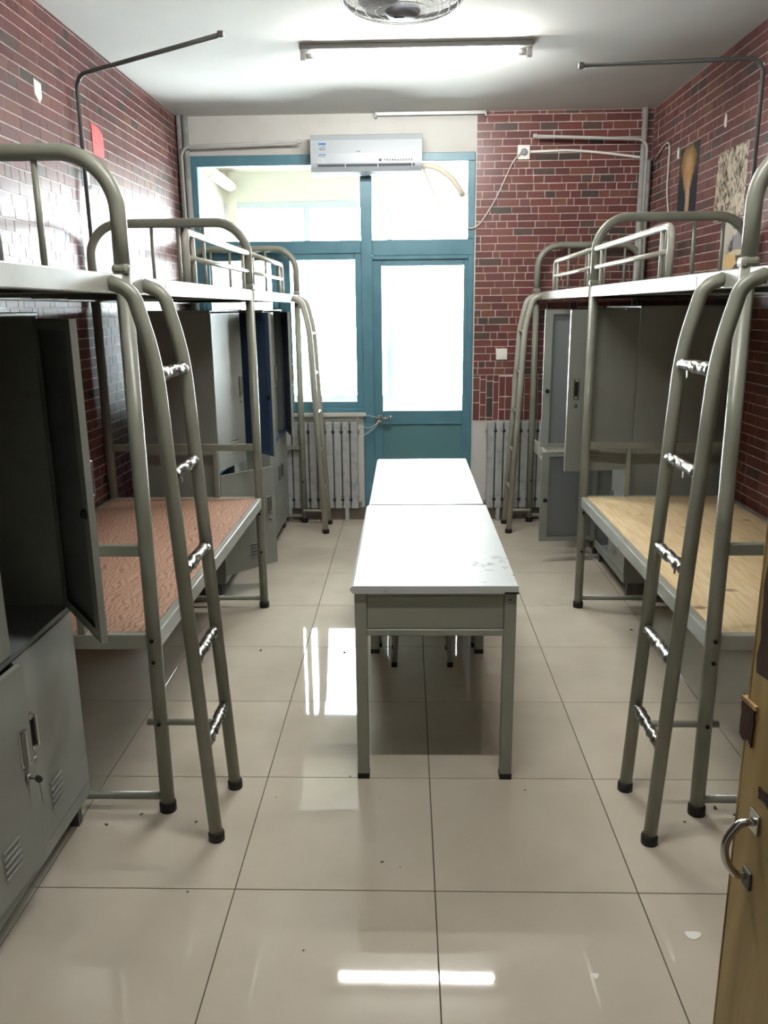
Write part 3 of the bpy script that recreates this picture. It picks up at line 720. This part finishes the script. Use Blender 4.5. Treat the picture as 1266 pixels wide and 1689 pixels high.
# ------------------------------------------------------------------ radiators
def radiator(label, x0, n, z0=.105, z1=.81, pitch=.0665, tap=1):
    root = empty('radiator', (x0 + n*pitch/2, YB-.034, 0)); tag(root, label, 'radiator', 'cast iron radiators under the far wall'); o = Vector(root.location)
    for i in range(n):
        a = x0 + i*pitch - o.x
        s = MB(); s.box(a+.004, a+pitch-.004, -.027, .031, z0, z1, bev=.008, seg=2)
        s.build('section', 'radiator', root)
        if i:
            for z in (z0+.075, z1-.075):
                MB().lathe([(.02, -.0135), (.02, .0135)], (a, -.010, z), 'x', 8).build('joint', 'nipple', root)
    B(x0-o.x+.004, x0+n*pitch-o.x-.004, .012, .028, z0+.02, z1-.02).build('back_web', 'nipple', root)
    e = (x0+n*pitch-o.x) if tap > 0 else x0-o.x
    T([(e-.002*tap, 0, z0+.06), (e+.022*tap, 0, z0+.06)], .026, n=10).build('end_plug', 'radiator', root); T([(e-.002*tap, 0, z1-.06), (e+.012*tap, 0, z1-.06)], .02, n=10).build('end_plug', 'radiator', root)
    for i in (1, n-2):
        a = x0 + (i+.5)*pitch - o.x; B(a-.015, a+.015, -.03, .03, 0, z0+.004).build('foot', 'radiator', root)
    T([(-tap*(n*pitch/2-.005), 0, z0+.06), (-tap*(n*pitch/2+.06), 0, z0+.06)], .014).build('feed_pipe', 'pipe', root)
    return root
radiator('grey cast iron radiator under the window, left of the teal door', -1.055, 10)
radiator('grey cast iron radiator below the light switch, right of the teal door', .635, 10, tap=-1)
wr_ = T(fillet([(-.39, YB-.09, .74), (-.36, YB-.1, .79), (-.30, YB-.07, .76), (-.235, YB-.04, .80), (-.215, YB-.045, .838)], .03, 5), .0025, n=6)
wr_.tube(fillet([(-.395, YB-.12, .70), (-.33, YB-.1, .715), (-.25, YB-.05, .77), (-.22, YB-.046, .825)], .03, 5), .0025, n=6)
wr_.tube(fillet([(-.40, YB-.06, .81), (-.38, YB-.02, .865), (-.30, YB-.05, .862), (-.21, YB-.046, .842)], .03, 5), .0022, n=6)
tag(wr_.build('tie_wire', 'cord'), 'thin wire tying the door handle to the radiator', 'wire')

# ------------------------------------------------------------------ ceiling: tubes, fan, rail
def tube_light(label, x0, x1, y, tm='tube_on'):
    root = empty('tube_light', ((x0+x1)/2, y, ZC)); tag(root, label, 'light', 'fluorescent tube lights on the ceiling'); h = (x1-x0)/2
    B(-h, h, -.06, .06, -.028, 0, bev=.004).build('housing', 'lamp_body', root)
    for s in (-1, 1):
        c = MB().box(*span(s*h, s*(h-.03)), -.017, .017, -.07, -.02, bev=.004)
        c.tube([(s*(h-.03), 0, -.046), (s*(h-.075), 0, -.046)], .0145, n=14); c.build('lamp_holder', 'lamp_cap', root)
    T([(-h+.07, 0, -.046), (h-.07, 0, -.046)], .0135, n=16).build('tube', tm, root)
tube_light('lit fluorescent tube across the ceiling in front of the far wall', -.575, .685, 4.90)
tube_light('fluorescent tube on the ceiling near the entrance, above the viewer', -.575, .685, 1.95, 'tube_old')

fan = tag(empty('ceiling_fan', (-.01, 3.02, ZC)), 'grey caged fan hanging from the ceiling', 'fan'); z = 2.685-ZC
T([(0, 0, 0), (0, 0, z+.1)], .016).build('stem', 'fan_grey', fan); MB().lathe([(.06, 0), (.06, -.02), (.03, -.045)], (0, 0, 0)).build('canopy', 'fan_grey', fan)
MB().lathe([(.03, z+.13), (.065, z+.11), (.07, z+.05), (.05, z+.03)], (0, 0, 0)).build('motor', 'fan_grey', fan)
MB().ring((0, 0, z), .2, .0065, n=64).build('cage_rim', 'dark_steel', fan)
fw = MB(); rw = MB()
for i in range(64):
    a = 2*math.pi*i/64; c, s = math.cos(a), math.sin(a)
    fw.tube([(c*r, s*r, z+h) for r, h in ((.058, -.042), (.12, -.040), (.17, -.030), (.192, -.014), (.199, 0))], .0008, n=4, cap=False)
    rw.tube([(c*r, s*r, z+h) for r, h in ((.199, 0), (.194, .03), (.16, .065), (.06, .08))], .0008, n=4, cap=False)
for r, h in ((.09, -.0415), (.125, -.039), (.155, -.034), (.184, -.02)): fw.ring((0, 0, z+h), r, .0014, n=48, m=5)
for r, h in ((.195, .025), (.165, .06), (.11, .073)): rw.ring((0, 0, z+h), r, .0014, n=48, m=5)
fw.build('front_grille', 'fan_wire', fan); rw.build('rear_grille', 'fan_wire', fan)
hub = MB().lathe([(.058, z-.034), (.06, z-.042), (.05, z-.056), (.03, z-.064), (.004, z-.066)], (0, 0, 0)).build('hub_cap', 'fan_grey', fan)
B(-.026, .004, -.02, -.006, z-.0675, z-.0635, bev=.001).build('badge', 'fan_badge', hub)
for k in range(3):
    M = Matrix.Rotation(k*2*math.pi/3+.4, 4, 'Z') @ Matrix.Translation((.105, 0, z+.012)) @ Matrix.Rotation(R(22), 4, 'X')
    pl = [(-.075, -.02), (-.03, -.05), (.04, -.062), (.07, -.04), (.075, .01), (.05, .05), (-.02, .045), (-.075, .02)]
    MB().prism(pl, -.0015, .0015, lambda a, b, d, M=M: M @ Vector((a, b, d))).build('blade', 'fan_blade', fan)
rl = tag(empty('curtain_rail', (.18, YB-.03, ZC)), 'short aluminium curtain rail at the ceiling above the air conditioner', 'rail')
B(-.41, .41, -.012, .012, -.026, -.001, bev=.002).build('track', 'steel', rl)
for x in (-.40, .40): B(x-.008, x+.008, -.014, .029, -.04, -.0005, bev=.002).build('bracket', 'galv', rl)

# ------------------------------------------------------------------ air conditioner
ac = tag(empty('air_conditioner', (-.287, YB, 2.77)), 'white wall air conditioner above the window with labels at its left', 'air conditioner')
hw = .396
prof = [(0, .135), (-.12, .14), (-.165, .128), (-.19, .09), (-.198, 0), (-.196, -.07), (-.19, -.088), (-.165, -.118), (-.12, -.135), (-.02, -.128), (0, -.12)]
def acp(a, b, d): return Vector((d, a, b))
MB().prism(prof, -hw, hw, acp).build('body', 'plastic', ac)
MB().prism([(-.1895, .086), (-.1975, 0), (-.1955, -.068), (-.1995, -.066), (-.2025, 0), (-.194, .088)], -hw+.02, hw-.02, acp).build('front_panel', 'plastic', ac)
for s in (-1, 1):
    MB().prism([(a*1.004, b*1.006) for a, b in prof], *span(s*(hw-.001), s*(hw+.005)), acp).build('end_cap', 'plastic', ac)
MB().prism([(-.1955, -.072), (-.191, -.087), (-.188, -.087), (-.19, -.072)], -hw+.045, hw-.045, lambda a, b, d: Vector((d, a-.0022, b))).build('air_slot', 'slot', ac)
MB().prism([(-.1925, -.089), (-.168, -.118), (-.165, -.116), (-.188, -.087)], -hw+.045, hw-.045, acp).build('vane', 'plastic', ac)
for x in (-.15, .085, .33): B(x-.003, x+.003, -.1985, -.190, -.1, -.072).build('vane_clip', 'galv', ac)
def fz(zz): return -.2025 + max(0, zz)*.1 - .0006
def flat(nm, m, x0, x1, z0, z1, d=0.):
    ya, yb = fz(z0)-d, fz(z1)-d
    v = MB(); v.prism([(ya, z0), (yb, z1), (yb+.0006, z1), (ya+.0006, z0)], x0, x1, acp); return v.build(nm, m, ac)
flat('energy_label', 'paper', -.343, -.287, -.062, .074)
flat('label_band', 'blue', -.342, -.288, .058, .072, .0007); flat('label_band', 'blue', -.342, -.288, -.012, -.006, .0007)
mk = MB()
for k in range(9):
    zz = .05 - k*.0065 if k < 5 else -.02 - (k-5)*.01
    x = -.338
    while x < -.296:
        wd = random.uniform(.004, .012); ya = fz(zz)-.0007
        if random.random() < .75: mk.box(x, min(x+wd, -.292), ya-.0004, ya, zz-.0022, zz+.0018)
        x += wd + .003
mk.build('label_print', 'mark', ac)
tx = MB(); zz = -.048; yq = -.2035
tx.box(.092, .112, yq-.0004, yq+.001, zz-.009, zz+.009)
for k in range(11):
    x = .128 + k*.0195; hgt = .0045 if k < 4 else .0065
    for q in (-1, 0, 1):
        if random.random() < .8: tx.box(x, x+.012, yq-.0004, yq+.001, zz+q*hgt*.8-.0011, zz+q*hgt*.8+.0011)
    tx.box(x+.005, x+.0072, yq-.0004, yq+.001, zz-hgt, zz+hgt)
    if k % 2: tx.box(x+.001, x+.003, yq-.0004, yq+.001, zz-hgt, zz)
tx.build('front_lettering', 'mark', ac)
flat('logo', 'mark', -.07, -.04, .008, .0125, .0002)
o = Vector(ac.location)
def AP(x, y, z_): return Vector((x, y, z_)) - o
T(fillet([AP(.10, YB-.08, 2.70), AP(.22, YB-.07, 2.69), AP(.34, YB-.05, 2.61), AP(.405, YB-.035, 2.52), AP(.425, YB+.02, 2.50)], .08, 8), .021, n=12).build('refrigerant_hose', 'hose', ac)
MB().ring(AP(.415, YB-.0, 2.52), .036, .011, axis=(0, 1, 0), n=24).build('wall_grommet', 'plastic_w', ac)
cord = fillet([AP(.12, YB-.06, 2.70), AP(.165, YB-.05, 2.60), AP(.235, YB-.045, 2.43), AP(.30, YB-.04, 2.36), AP(.40, YB-.035, 2.285), AP(.50, YB-.025, 2.255), AP(.56, YB-.012, 2.30), AP(.66, YB-.012, 2.45), AP(.74, YB-.014, 2.62), AP(.79, YB-.02, 2.73), AP(.845, YB-.035, 2.785)], .07, 6)
T(cord, .005, n=8).build('power_cord', 'cord', ac)

# ------------------------------------------------------------------ things on the walls
so = tag(empty('wall_socket', (.866, YB-.0035, 2.79)), 'white wall socket with a grey plug on the far brick wall', 'socket')
B(-.045, .045, -.014, 0, -.05, .05, bev=.005).build('plate', 'plastic_w', so)
MB().lathe([(.022, -.015), (.024, -.03), (.016, -.04)], (0, 0, 0), 'y', 16).build('plug', 'fan_grey', so)
sw = tag(empty('light_switch', (.741, YB-.0035, 1.33)), 'white light switch on the brick wall above the right radiator', 'switch')
B(-.043, .043, -.012, 0, -.043, .043, bev=.004).build('plate', 'plastic_w', sw); B(-.03, .03, -.016, -.012, -.032, .032, bev=.002).build('rocker', 'plastic_w', sw)
tag(T(fillet([(.915, YB-.014, 2.792), (1.2, YB-.013, 2.80), (1.45, YB-.013, 2.778), (1.70, YB-.013, 2.745), (1.745, YB-.013, 2.74)], .1, 5), .009, n=10).build('conduit', 'plastic_w'), 'thin white conduit from the socket to the right corner', 'conduit')
for nm, x, y, r, z1, m in (('left corner, nearest the brick wall', XL+.026, YB-.034, .018, ZC, 'pipe'), ('left corner, nearest the window', XL+.072, YB-.03, .022, ZC, 'pipe'),
                     ('right corner, on the far wall side', XR-.075, YB-.03, .021, ZC, 'pipe'), ('right corner, thinner and nearest the posters', XR-.027, YB-.034, .014, 2.72, 'pipe')):
    tag(T([(x, y, 0), (x, y, z1)], r, n=16).build('heating_pipe', m), 'grey vertical pipe in the ' + nm, 'pipe', 'heating pipes in the corners')
tag(T(fillet([(XR-.012, YB-.1, 2.70), (XR-.012, 6.16, 2.77), (XR-.012, 6.02, 2.77), (XR-.012, 6.02, 2.45), (XR-.012, 5.9, 2.2), (XR-.012, 5.9, 1.82)], .06, 6), .006, n=8).build('cable', 'cord'), 'pale cable looped down the right wall near the corner', 'cable')

def poster_mat(name, kind):
    m = bpy.data.materials.new(name); m.use_nodes = True; nt = m.node_tree; p = nt.nodes['Principled BSDF']; p.inputs['Roughness'].default_value = .6
    tc = nt.nodes.new('ShaderNodeTexCoord'); sp = nt.nodes.new('ShaderNodeSeparateXYZ'); nt.links.new(tc.outputs['Generated'], sp.inputs[0])
    # Generated: y along the wall, z up
    def ell(cy, cz, ry, rz, soft=.25):
        a = nt.nodes.new('ShaderNodeVectorMath'); a.operation = 'SUBTRACT'; a.inputs[1].default_value = (.5, cy, cz)
        n = nt.nodes.new('ShaderNodeTexNoise'); n.inputs['Scale'].default_value = 13; n.inputs['Detail'].default_value = 4
        nt.links.new(tc.outputs['Generated'], n.inputs['Vector'])
        nt.links.new(tc.outputs['Generated'], a.inputs[0])
        b = nt.nodes.new('ShaderNodeVectorMath'); b.operation = 'DIVIDE'; b.inputs[1].default_value = (1e3, ry, rz); nt.links.new(a.outputs[0], b.inputs[0])
        l = nt.nodes.new('ShaderNodeVectorMath'); l.operation = 'LENGTH'; nt.links.new(b.outputs[0], l.inputs[0])
        ad = nt.nodes.new('ShaderNodeMath'); ad.operation = 'MULTIPLY_ADD'; ad.inputs[1].default_value = 1.0; nt.links.new(n.outputs[0], ad.inputs[0]); nt.links.new(l.outputs['Value'], ad.inputs[2])
        r = nt.nodes.new('ShaderNodeMapRange'); r.inputs[1].default_value = 1.4; r.inputs[2].default_value = 1.4+soft; r.inputs[3].default_value = 1; r.inputs[4].default_value = 0
        nt.links.new(ad.outputs[0], r.inputs[0]); return r.outputs[0]
    def over(base, fac, col):
        x = nt.nodes.new('ShaderNodeMix'); x.data_type = 'RGBA'; nt.links.new(fac, x.inputs[0])
        if isinstance(base, tuple): x.inputs[6].default_value = base
        else: nt.links.new(base, x.inputs[6])
        x.inputs[7].default_value = col; return x.outputs[2]
    if kind == 1:
        c = over(lin((52, 60, 58)), ell(.5, .18, .75, .42), lin((30, 38, 46)))
        c = over(c, ell(.52, .76, .32, .2, .5), lin((150, 118, 72))); c = over(c, ell(.5, .6, .2, .22, .6), lin((172, 136, 86)))
        c = over(c, ell(.5, .74, .12, .11, .4), lin((186, 146, 114))); c = over(c, ell(.45, .22, .1, .3, .4), lin((180, 150, 122)))
    elif kind == 2:
        n = nt.nodes.new('ShaderNodeTexNoise'); n.inputs['Scale'].default_value = 7; n.inputs['Detail'].default_value = 5; n.inputs['Distortion'].default_value = 1.5
        mp = nt.nodes.new('ShaderNodeMapping'); mp.inputs['Scale'].default_value = (1, 1.6, .9); nt.links.new(tc.outputs['Generated'], mp.inputs[0]); nt.links.new(mp.outputs[0], n.inputs['Vector'])
        cr = nt.nodes.new('ShaderNodeValToRGB'); e = cr.color_ramp.elements
        e[0].position = .38; e[0].color = lin((70, 62, 52)); e[1].position = .56; e[1].color = lin((206, 194, 172)); nt.links.new(n.outputs[0], cr.inputs[0]); c = cr.outputs[0]
    else:
        c = over(lin((188, 180, 166)), ell(.4, .35, .42, .38), lin((64, 62, 66)))
        c = over(c, ell(.5, .78, .16, .16), lin((200, 190, 174))); c = over(c, ell(.52, .9, .2, .1), lin((70, 64, 58)))
        c = over(c, ell(.5, .52, .16, .2), lin((150, 146, 144))); c = over(c, ell(.72, .2, .24, .16), lin((214, 180, 120))); c = over(c, ell(.45, .34, .3, .055), lin((206, 190, 156)))
    nt.links.new(c, p.inputs['Base Color']); MATS[name] = m
for k in (1, 2, 3): poster_mat('poster%d' % k, k)
for k, (ya, yb, za, zb_, lb) in enumerate(((5.44, 5.80, 2.255, 2.675, 'dark poster of a long-haired blond figure on the right wall'), (4.66, 5.10, 2.155, 2.53, 'faded sepia poster of a crowd on the right wall'), (4.52, 4.90, 1.87, 2.145, 'pale poster of a guitarist low on the right wall'))):
    tag(B(XR-.0035, XR-.0022, ya, yb, za, zb_).build('poster', 'poster%d' % (k+1)), lb, 'poster')
for y, zz, lb in ((5.02, 2.66, 'pale torn tape scrap above the crowd poster'), (5.84, 2.63, 'pale torn tape scrap beside the blond figure poster'), (4.56, 2.80, 'pale torn tape scrap highest on the right wall')):
    pl = [(0, .0), (.03, .004), (.036, .035), (.028, .07), (.008, .072), (-.004, .04)]
    tag(MB().prism(pl, 0, .0015, lambda a, b, d, y=y, zz=zz: Vector((XR-.0022-d, y+a, zz+b))).build('tape_scrap', 'scrap'), lb, 'scrap', 'tape scraps on the right wall')
# left wall
rp = MB().prism([(0, 0), (.16, .0), (.175, .06), (.16, .13), (.1, .152), (.0, .158)], 0, .0015, lambda a, b, d: Vector((XL+.0022+d, 4.70+a, 2.515+b)))
tag(rp.build('red_paper', 'red_paper'), 'red paper charm stuck high on the left wall', 'paper')
tag(MB().prism([(0, .01), (.045, -.02), (.075, .01), (.075, .07), (0, .075)], 0, .0015, lambda a, b, d: Vector((XL+.0022+d, 4.02+a, 2.645+b))).build('tape_scrap', 'scrap'), 'white scrap stuck near the top of the left wall', 'scrap')
ph = empty('photo', (XL+.003, 4.56, 2.38)); tag(ph, 'small black-edged photo low on the left wall', 'photo')
B(-.0005, .001, -.06, .06, -.055, .055).build('print', 'mark', ph); B(.001, .0015, -.045, .045, -.04, .04).build('picture', 'paper', ph)

# ------------------------------------------------------------------ entrance door
dr = struct(empty('door_2', (.52, YF+.03, 0)), 'worn yellowish wooden entrance door standing open at right')
ang = math.atan2(.995-(YF+.03), .452-.52); LW = math.hypot(.995-(YF+.03), .452-.52)
dr.rotation_euler = (0, 0, ang)    # local +x runs along the leaf, local +y faces the aisle
B(0, LW, -.04, 0, .012, 2.06, bev=.003).build('leaf', 'wood_door', dr)
B(LW-.0005, LW+.004, -.04, 0, .012, 2.06, bev=.001).build('edge_strip', 'wood_edge', dr)
h = fillet([(LW-.05, 0, 1.03), (LW-.05, .02, 1.03), (LW-.045, .036, 1.0), (LW-.045, .034, .97), (LW-.045, .016, .945), (LW-.045, 0, .945)], .02, 8)
hm = T(h, .0055, n=12).build('pull_handle', 'chrome', dr)
B(LW-.062, LW-.038, 0, .004, 1.015, 1.045, bev=.0015).build('handle_plate', 'chrome', dr); B(LW-.057, LW-.036, 0, .004, .928, .955, bev=.0015).build('handle_plate', 'dark_steel', dr)
pl = [(0, 0), (.03, .0), (.034, .06), (.02, .07), (.016, .05), (.0, .055)]
def ragged(x0, x1, z0, z1, n, a):
    pts = [(x0+(x1-x0)*k/n, z0+random.uniform(-a, a)) for k in range(n)] + [(x1+random.uniform(-a, a)*.5, z0+(z1-z0)*k/n) for k in range(n)]
    pts += [(x1-(x1-x0)*k/n, z1+random.uniform(-a, a)) for k in range(n)] + [(x0+random.uniform(-a, a)*.5, z1-(z1-z0)*k/n) for k in range(n)]
    return pts
def door_piece(nm, pts, d0, d1, m): MB().prism(pts, d0, d1, lambda a, b, d: Vector((LW+a, d, b))).build(nm, m, dr)
door_piece('broken_latch', ragged(-.022, .012, 1.125, 1.178, 5, .004), -.012, .003, 'wood_dark')
door_piece('latch_plate', [(-.026, 1.176), (.014, 1.174), (.013, 1.180), (-.025, 1.182)], -.012, .004, 'wood_edge')
door_piece('split_veneer', ragged(-.1, -.012, 1.225, 1.365, 6, .008), -.002, .0015, 'wood_dark')
door_piece('split_veneer', ragged(-.085, -.05, 1.065, 1.085, 4, .005), -.002, .0012, 'wood_dark')
door_piece('split_veneer', ragged(-.12, -.09, 1.0, 1.02, 4, .005), -.002, .0012, 'wood_dark')
for zz in (.3, 1.7): B(-.004, .004, -.03, .006, zz, zz+.1).build('hinge', 'steel', dr)

# ------------------------------------------------------------------ litter on the floor
nl_key = ky.build('key', 'dark_steel'); tag(nl_key, 'key with a dark bow left in the near locker lock', 'key')
lit = [(-.285, 1.837, .008), (-.082, 2.202, .012), (-.025, 2.18, .006), (-.215, 2.68, .01), (-.748, 3.823, .02), (-.319, 3.802, .022), (-.47, 2.546, .007), (.42, 2.60, .009),
       (-.92, 2.44, .014), (-1.02, 2.38, .018), (-.72, 2.40, .012), (1.06, 2.50, .02), (1.11, 2.46, .014), (.93, 2.42, .012), (1.12, 2.85, .014), (1.18, 3.3, .02), (.86, 2.58, .013), (-.66, 2.06, .012), (1.2, 4.1, .02), (.62, 4.9, .012)]
near_ = {0: 'lone dark speck of litter in the left foreground of the floor'}
for i, (x, y, r) in enumerate(lit):
    r *= .5
    n = 7; pl = [(r*random.uniform(.5, 1.2)*math.cos(2*math.pi*k/n), r*.6*random.uniform(.5, 1.2)*math.sin(2*math.pi*k/n)) for k in range(n)]
    m = MB().prism(pl, 0, r*.35, lambda a, b, d: Vector((a, b, d))).build('litter', 'debris', None, (x, y, .0002), random.uniform(0, 6))
    tag(m, 'tiny dark crumb of dirt lying on the floor tiles', 'litter', 'dirt crumbs on the floor')
pl = [(.022*math.cos(t)*(1+.25*math.cos(t)), .015*math.sin(t)+.004*math.cos(2*t)) for t in [2*math.pi*k/14 for k in range(14)]]
tag(MB().prism(pl, 0, .0015, lambda a, b, d: Vector((.781+a, 1.911+b, .0002+d))).build('paper_scrap', 'scrap'), 'white paper scrap on the floor beside the wooden door', 'scrap')
tag(MB().prism([(a*.4, b*.6) for a, b in pl], 0, .001, lambda a, b, d: Vector((.483+a, 1.765+b, .0002+d))).build('paper_scrap', 'scrap'), 'tiny white paper fleck at the front of the floor', 'scrap')
